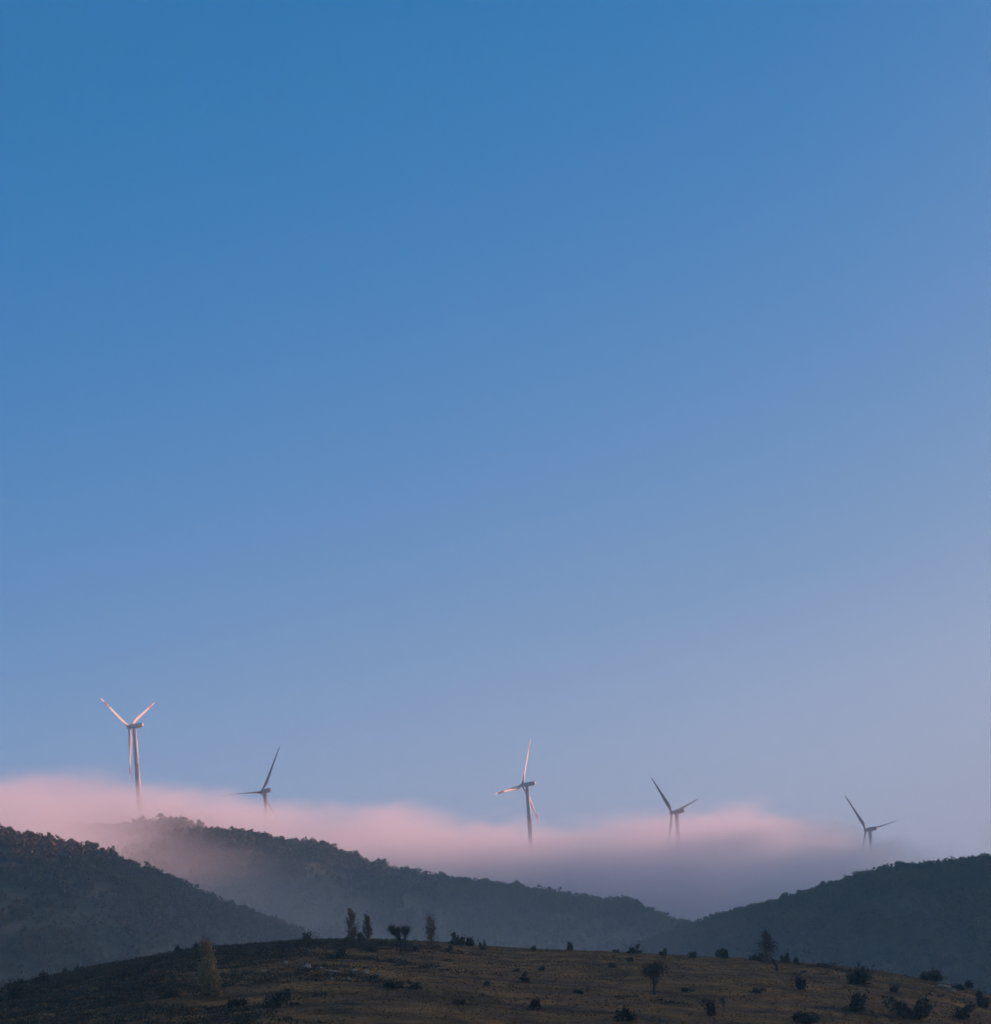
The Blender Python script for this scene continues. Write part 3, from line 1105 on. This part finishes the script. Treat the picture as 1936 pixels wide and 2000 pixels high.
def scrub():
    """Knee-high dark heath in patches, thickest on the left flank."""
    rng = np.random.default_rng(8)
    n = 26000
    y = np.sqrt(rng.uniform(235.0 ** 2, 480.0 ** 2, n))
    x = rng.uniform(-0.27, 0.27, n) * y
    d = fbm(x / 22, y / 12, 191, 3) + np.clip((-10 - x) / 48, -0.20, 1.0) - np.clip((y - 410) / 90, 0, 0.6)
    k = d > rng.uniform(0.10, 0.48, n)
    x, y = x[k], y[k]
    z = near_z(x, y)
    PP, SS = [], []
    for X, Y, Z in zip(x, y, z):
        m = int(rng.integers(14, 32))
        w, h = rng.uniform(0.9, 2.2), rng.uniform(0.25, 0.75)
        q = rng.normal(size=(m, 3)) * np.array([w * 0.45, w * 0.4, h * 0.35])
        q[:, 2] = np.abs(q[:, 2])
        PP.append(q + np.array([X, Y, Z + 0.03]))
    P = np.concatenate(PP)
    V, F = leaf_tris(P, np.full(len(P), 0.15), rng)
    tag(obj('scrub', mesh_np('scrub', V, F), MAT['heath']), 'dark low heath in patches on the near hill', 'scrub', kind='stuff')


scrub()


# ------------------------------------------------------------------ fog bank and haze
def vol_mat(name, density, color, aniso=0.0, use_grid=False):
    m = bpy.data.materials.new(name)
    m.use_nodes = True
    nt = m.node_tree
    nt.nodes.clear()
    v = N(nt, 'ShaderNodeVolumePrincipled')
    v.inputs['Color'].default_value = (*color, 1)
    v.inputs['Anisotropy'].default_value = aniso
    v.inputs['Density'].default_value = density
    if not use_grid:
        v.inputs['Density Attribute'].default_value = ''
    o = N(nt, 'ShaderNodeOutputMaterial')
    nt.links.new(v.outputs[0], o.inputs['Volume'])
    return m


FOG_TOP = [(-60, 1538), (60, 1533), (170, 1536), (250, 1552), (340, 1546), (440, 1553), (540, 1566), (620, 1576), (700, 1582), (840, 1584), (920, 1598), (1050, 1602), (1160, 1600), (1270, 1588), (1400, 1588),
           (1500, 1606), (1580, 1628), (1660, 1660), (1740, 1678), (1830, 1688), (1920, 1692), (2000, 1694)]
FOG_Y = 1560.0
FOG_B0, FOG_B1 = (-640.0, 660.0, -20.0), (640.0, 2100.0, 235.0)
FOG_RES = (214, 120, 88)
VEIL = 0.018
MIST = 0.20                       # of the fog's own density
FOG_SIGMA = 0.031
FOG_DEPTH = 40.0


def build_fog():
    ng = bpy.data.node_groups.new('fog_field', 'GeometryNodeTree')
    ng.interface.new_socket('Geometry', in_out='INPUT', socket_type='NodeSocketGeometry')
    ng.interface.new_socket('Geometry', in_out='OUTPUT', socket_type='NodeSocketGeometry')
    L = ng.links
    go = ng.nodes.new('NodeGroupOutput')
    pos = ng.nodes.new('GeometryNodeInputPosition')
    sep = ng.nodes.new('ShaderNodeSeparateXYZ')
    L.new(pos.outputs[0], sep.inputs[0])
    X, Y, Z = sep.outputs

    def curve(val, xs, ys):
        x0, x1, y0, y1 = min(xs), max(xs), min(ys), max(ys)
        y1 = y1 if y1 > y0 else y0 + 1
        t = M(ng, 'DIVIDE', M(ng, 'SUBTRACT', val, float(x0)), float(x1 - x0))
        c = ng.nodes.new('ShaderNodeFloatCurve')
        cv = c.mapping.curves[0]
        pts = [((a - x0) / (x1 - x0), (b - y0) / (y1 - y0)) for a, b in zip(xs, ys)]
        while len(cv.points) < len(pts):
            cv.points.new(0.5, 0.5)
        for p, q in zip(cv.points, pts):
            p.location = q
        c.mapping.update()
        L.new(t, c.inputs['Value'])
        return M(ng, 'ADD', M(ng, 'MULTIPLY', c.outputs[0], float(y1 - y0)), float(y0))

    def noise3(sx_, sy_, sz_, detail, seed):
        mp = ng.nodes.new('ShaderNodeVectorMath')
        mp.operation = 'MULTIPLY_ADD'
        mp.inputs[1].default_value = (1 / sx_, 1 / sy_, 1 / sz_)
        mp.inputs[2].default_value = (seed, seed * 1.7, seed * 0.3)
        L.new(pos.outputs[0], mp.inputs[0])
        n = ng.nodes.new('ShaderNodeTexNoise')
        n.inputs['Scale'].default_value = 1.0
        n.inputs['Detail'].default_value = detail
        n.inputs['Roughness'].default_value = 0.55
        L.new(mp.outputs[0], n.inputs['Vector'])
        return M(ng, 'SUBTRACT', n.outputs[0], 0.5)

    # the crest of the bank runs a little behind the line of turbines
    lx = np.array([-640, -275, -170, 0, 150, 330, 640])
    ly = np.array([1600, 1660, 1585, 1740, 1740, 1860, 1890])
    P = []
    for x, y in FOG_TOP:
        Yc = 1600.0
        for _ in range(6):
            Yc = float(np.interp(at(x, y, Yc)[0], lx, ly))
        q = at(x, y, Yc)
        P.append((q[0], q[1], q[2] + 2.0))
    top = curve(X, [p[0] for p in P], [p[2] for p in P])
    line = curve(X, list(lx), list(ly))
    # lower towards the viewer, where it spills over the saddle, and towards the far side
    fr = M(ng, 'MAXIMUM', M(ng, 'SUBTRACT', line, Y), 0.0)
    top = M(ng, 'SUBTRACT', top, M(ng, 'MINIMUM', M(ng, 'MULTIPLY', fr, 0.10), 34.0))
    top = M(ng, 'SUBTRACT', top, M(ng, 'MULTIPLY', M(ng, 'MAXIMUM', M(ng, 'SUBTRACT', Y, M(ng, 'ADD', line, 60.0)), 0.0), 0.12))
    top = M(ng, 'ADD', top, M(ng, 'MULTIPLY', noise3(190, 240, 80, 3, 3.1), 22.0))
    top = M(ng, 'ADD', top, M(ng, 'MULTIPLY', noise3(64, 95, 24, 5, 8.7), 52.0))
    top = M(ng, 'ADD', top, M(ng, 'MULTIPLY', noise3(38, 58, 14, 4, 31.9), 36.0))
    s = M(ng, 'DIVIDE', M(ng, 'SUBTRACT', top, Z), FOG_DEPTH)
    s = M(ng, 'MINIMUM', M(ng, 'MAXIMUM', s, 0.0), 1.0)
    d = M(ng, 'POWER', s, 1.4)
    # front edge of the bank over X
    yf = curve(X, [-640, -420, -330, -270, -215, -160, -100, 0, 120, 240, 640], [1045, 1050, 1070, 1110, 1180, 1290, 1365, 1390, 1365, 1350, 1390])
    front = M(ng, 'DIVIDE', M(ng, 'SUBTRACT', Y, yf), 110.0)
    front = M(ng, 'MINIMUM', M(ng, 'MAXIMUM', front, 0.0), 1.0)
    front = M(ng, 'MULTIPLY', front, front)
    back = M(ng, 'MINIMUM', M(ng, 'MAXIMUM', M(ng, 'DIVIDE', M(ng, 'SUBTRACT', 2080.0, Y), 160.0), 0.0), 1.0)
    wis = M(ng, 'ADD', M(ng, 'MULTIPLY', noise3(80, 90, 30, 5, 15.3), 2.6), 1.0)
    wis = M(ng, 'MAXIMUM', wis, 0.1)
    d = M(ng, 'MULTIPLY', M(ng, 'MULTIPLY', M(ng, 'MULTIPLY', d, front), back), wis)
    # thin mist drifting down the saddle between the left and the middle ridge
    mt = curve(X, [-640, -420, -300, -200, -100, -20, 640], [170, 165, 152, 128, 96, 60, 20])
    mt = M(ng, 'ADD', mt, M(ng, 'MULTIPLY', noise3(90, 90, 50, 4, 21.0), 46.0))
    ms = M(ng, 'MINIMUM', M(ng, 'MAXIMUM', M(ng, 'DIVIDE', M(ng, 'SUBTRACT', mt, Z), 45.0), 0.0), 1.0)
    my = M(ng, 'MULTIPLY', M(ng, 'MINIMUM', M(ng, 'MAXIMUM', M(ng, 'DIVIDE', M(ng, 'SUBTRACT', Y, 1045.0), 90.0), 0.0), 1.0),
           M(ng, 'MINIMUM', M(ng, 'MAXIMUM', M(ng, 'DIVIDE', M(ng, 'SUBTRACT', -10.0, X), 170.0), 0.0), 1.0))
    mz = M(ng, 'MINIMUM', M(ng, 'MAXIMUM', M(ng, 'DIVIDE', M(ng, 'SUBTRACT', Z, 15.0), 60.0), 0.0), 1.0)
    d = M(ng, 'ADD', d, M(ng, 'MULTIPLY', M(ng, 'MULTIPLY', M(ng, 'MULTIPLY', ms, my), mz), MIST))
    # a thin veil lying in the valley in front of the ridges
    vz = M(ng, 'POWER', 2.718, M(ng, 'DIVIDE', M(ng, 'MAXIMUM', Z, -20.0), -42.0))
    vy = M(ng, 'MINIMUM', M(ng, 'MAXIMUM', M(ng, 'DIVIDE', M(ng, 'SUBTRACT', Y, 670.0), 120.0), 0.0), 1.0)
    vn = M(ng, 'MAXIMUM', M(ng, 'ADD', M(ng, 'MULTIPLY', noise3(160, 160, 60, 3, 41.0), 1.6), 1.0), 0.2)
    vx = curve(X, [-640, -220, -150, -60, 60, 220, 640], [1.2, 1.3, 1.35, 1.3, 1.1, 1.0, 0.9])
    d = M(ng, 'ADD', d, M(ng, 'MULTIPLY', M(ng, 'MULTIPLY', M(ng, 'MULTIPLY', M(ng, 'MULTIPLY', vz, vx), vy), vn), VEIL))
    # thicker before the foot of the left ridge
    fy = M(ng, 'MULTIPLY', vy, M(ng, 'MINIMUM', M(ng, 'MAXIMUM', M(ng, 'DIVIDE', M(ng, 'SUBTRACT', 1010.0, Y), 60.0), 0.0), 1.0))
    fx = curve(X, [-640, -260, -190, -120, -40, 60, 160, 640], [0.0, 0.0, 0.25, 0.85, 1.0, 0.6, 0.0, 0.0])
    d = M(ng, 'ADD', d, M(ng, 'MULTIPLY', M(ng, 'MULTIPLY', M(ng, 'MULTIPLY', vz, fx), fy), VEIL * 2.6))
    d = M(ng, 'MAXIMUM', d, 0.0)
    vc = ng.nodes.new('GeometryNodeVolumeCube')
    L.new(d, vc.inputs['Density'])
    vc.inputs['Min'].default_value = FOG_B0
    vc.inputs['Max'].default_value = FOG_B1
    for i, k in enumerate('XYZ'):
        vc.inputs['Resolution ' + k].default_value = FOG_RES[i]
    sm = ng.nodes.new('GeometryNodeSetMaterial')
    sm.inputs['Material'].default_value = vol_mat('fog', FOG_SIGMA, (0.995, 0.995, 0.995), 0.2, True)
    L.new(vc.outputs[0], sm.inputs[0])
    L.new(sm.outputs[0], go.inputs[0])
    vd = bpy.data.volumes.new('fog_bank')
    o = bpy.data.objects.new('fog_bank', vd)
    COL.objects.link(o)
    vd.materials.append(sm.inputs['Material'].default_value)
    md = o.modifiers.new('field', 'NODES')
    md.node_group = ng
    tag(o, 'low bank of pink fog rolling over the ridges around the turbines', 'fog', kind='stuff')


build_fog()

HAZE = 0.00019
if HAZE > 0:
    m = MB()
    x0, x1, y0, y1, z0, z1 = -11500, 11500, -11000, 12200, -60, 322
    m.add([(x0, y0, z0), (x1, y0, z0), (x1, y1, z0), (x0, y1, z0), (x0, y0, z1), (x1, y0, z1), (x1, y1, z1), (x0, y1, z1)],
          [(0, 3, 2, 1), (4, 5, 6, 7), (0, 1, 5, 4), (1, 2, 6, 5), (2, 3, 7, 6), (3, 0, 4, 7)])
    tag(obj('haze', m.mesh('haze'), vol_mat('haze', HAZE, (0.46, 0.82, 1.0), 0.0)), 'thin bluish haze filling the valley', 'haze', kind='stuff')
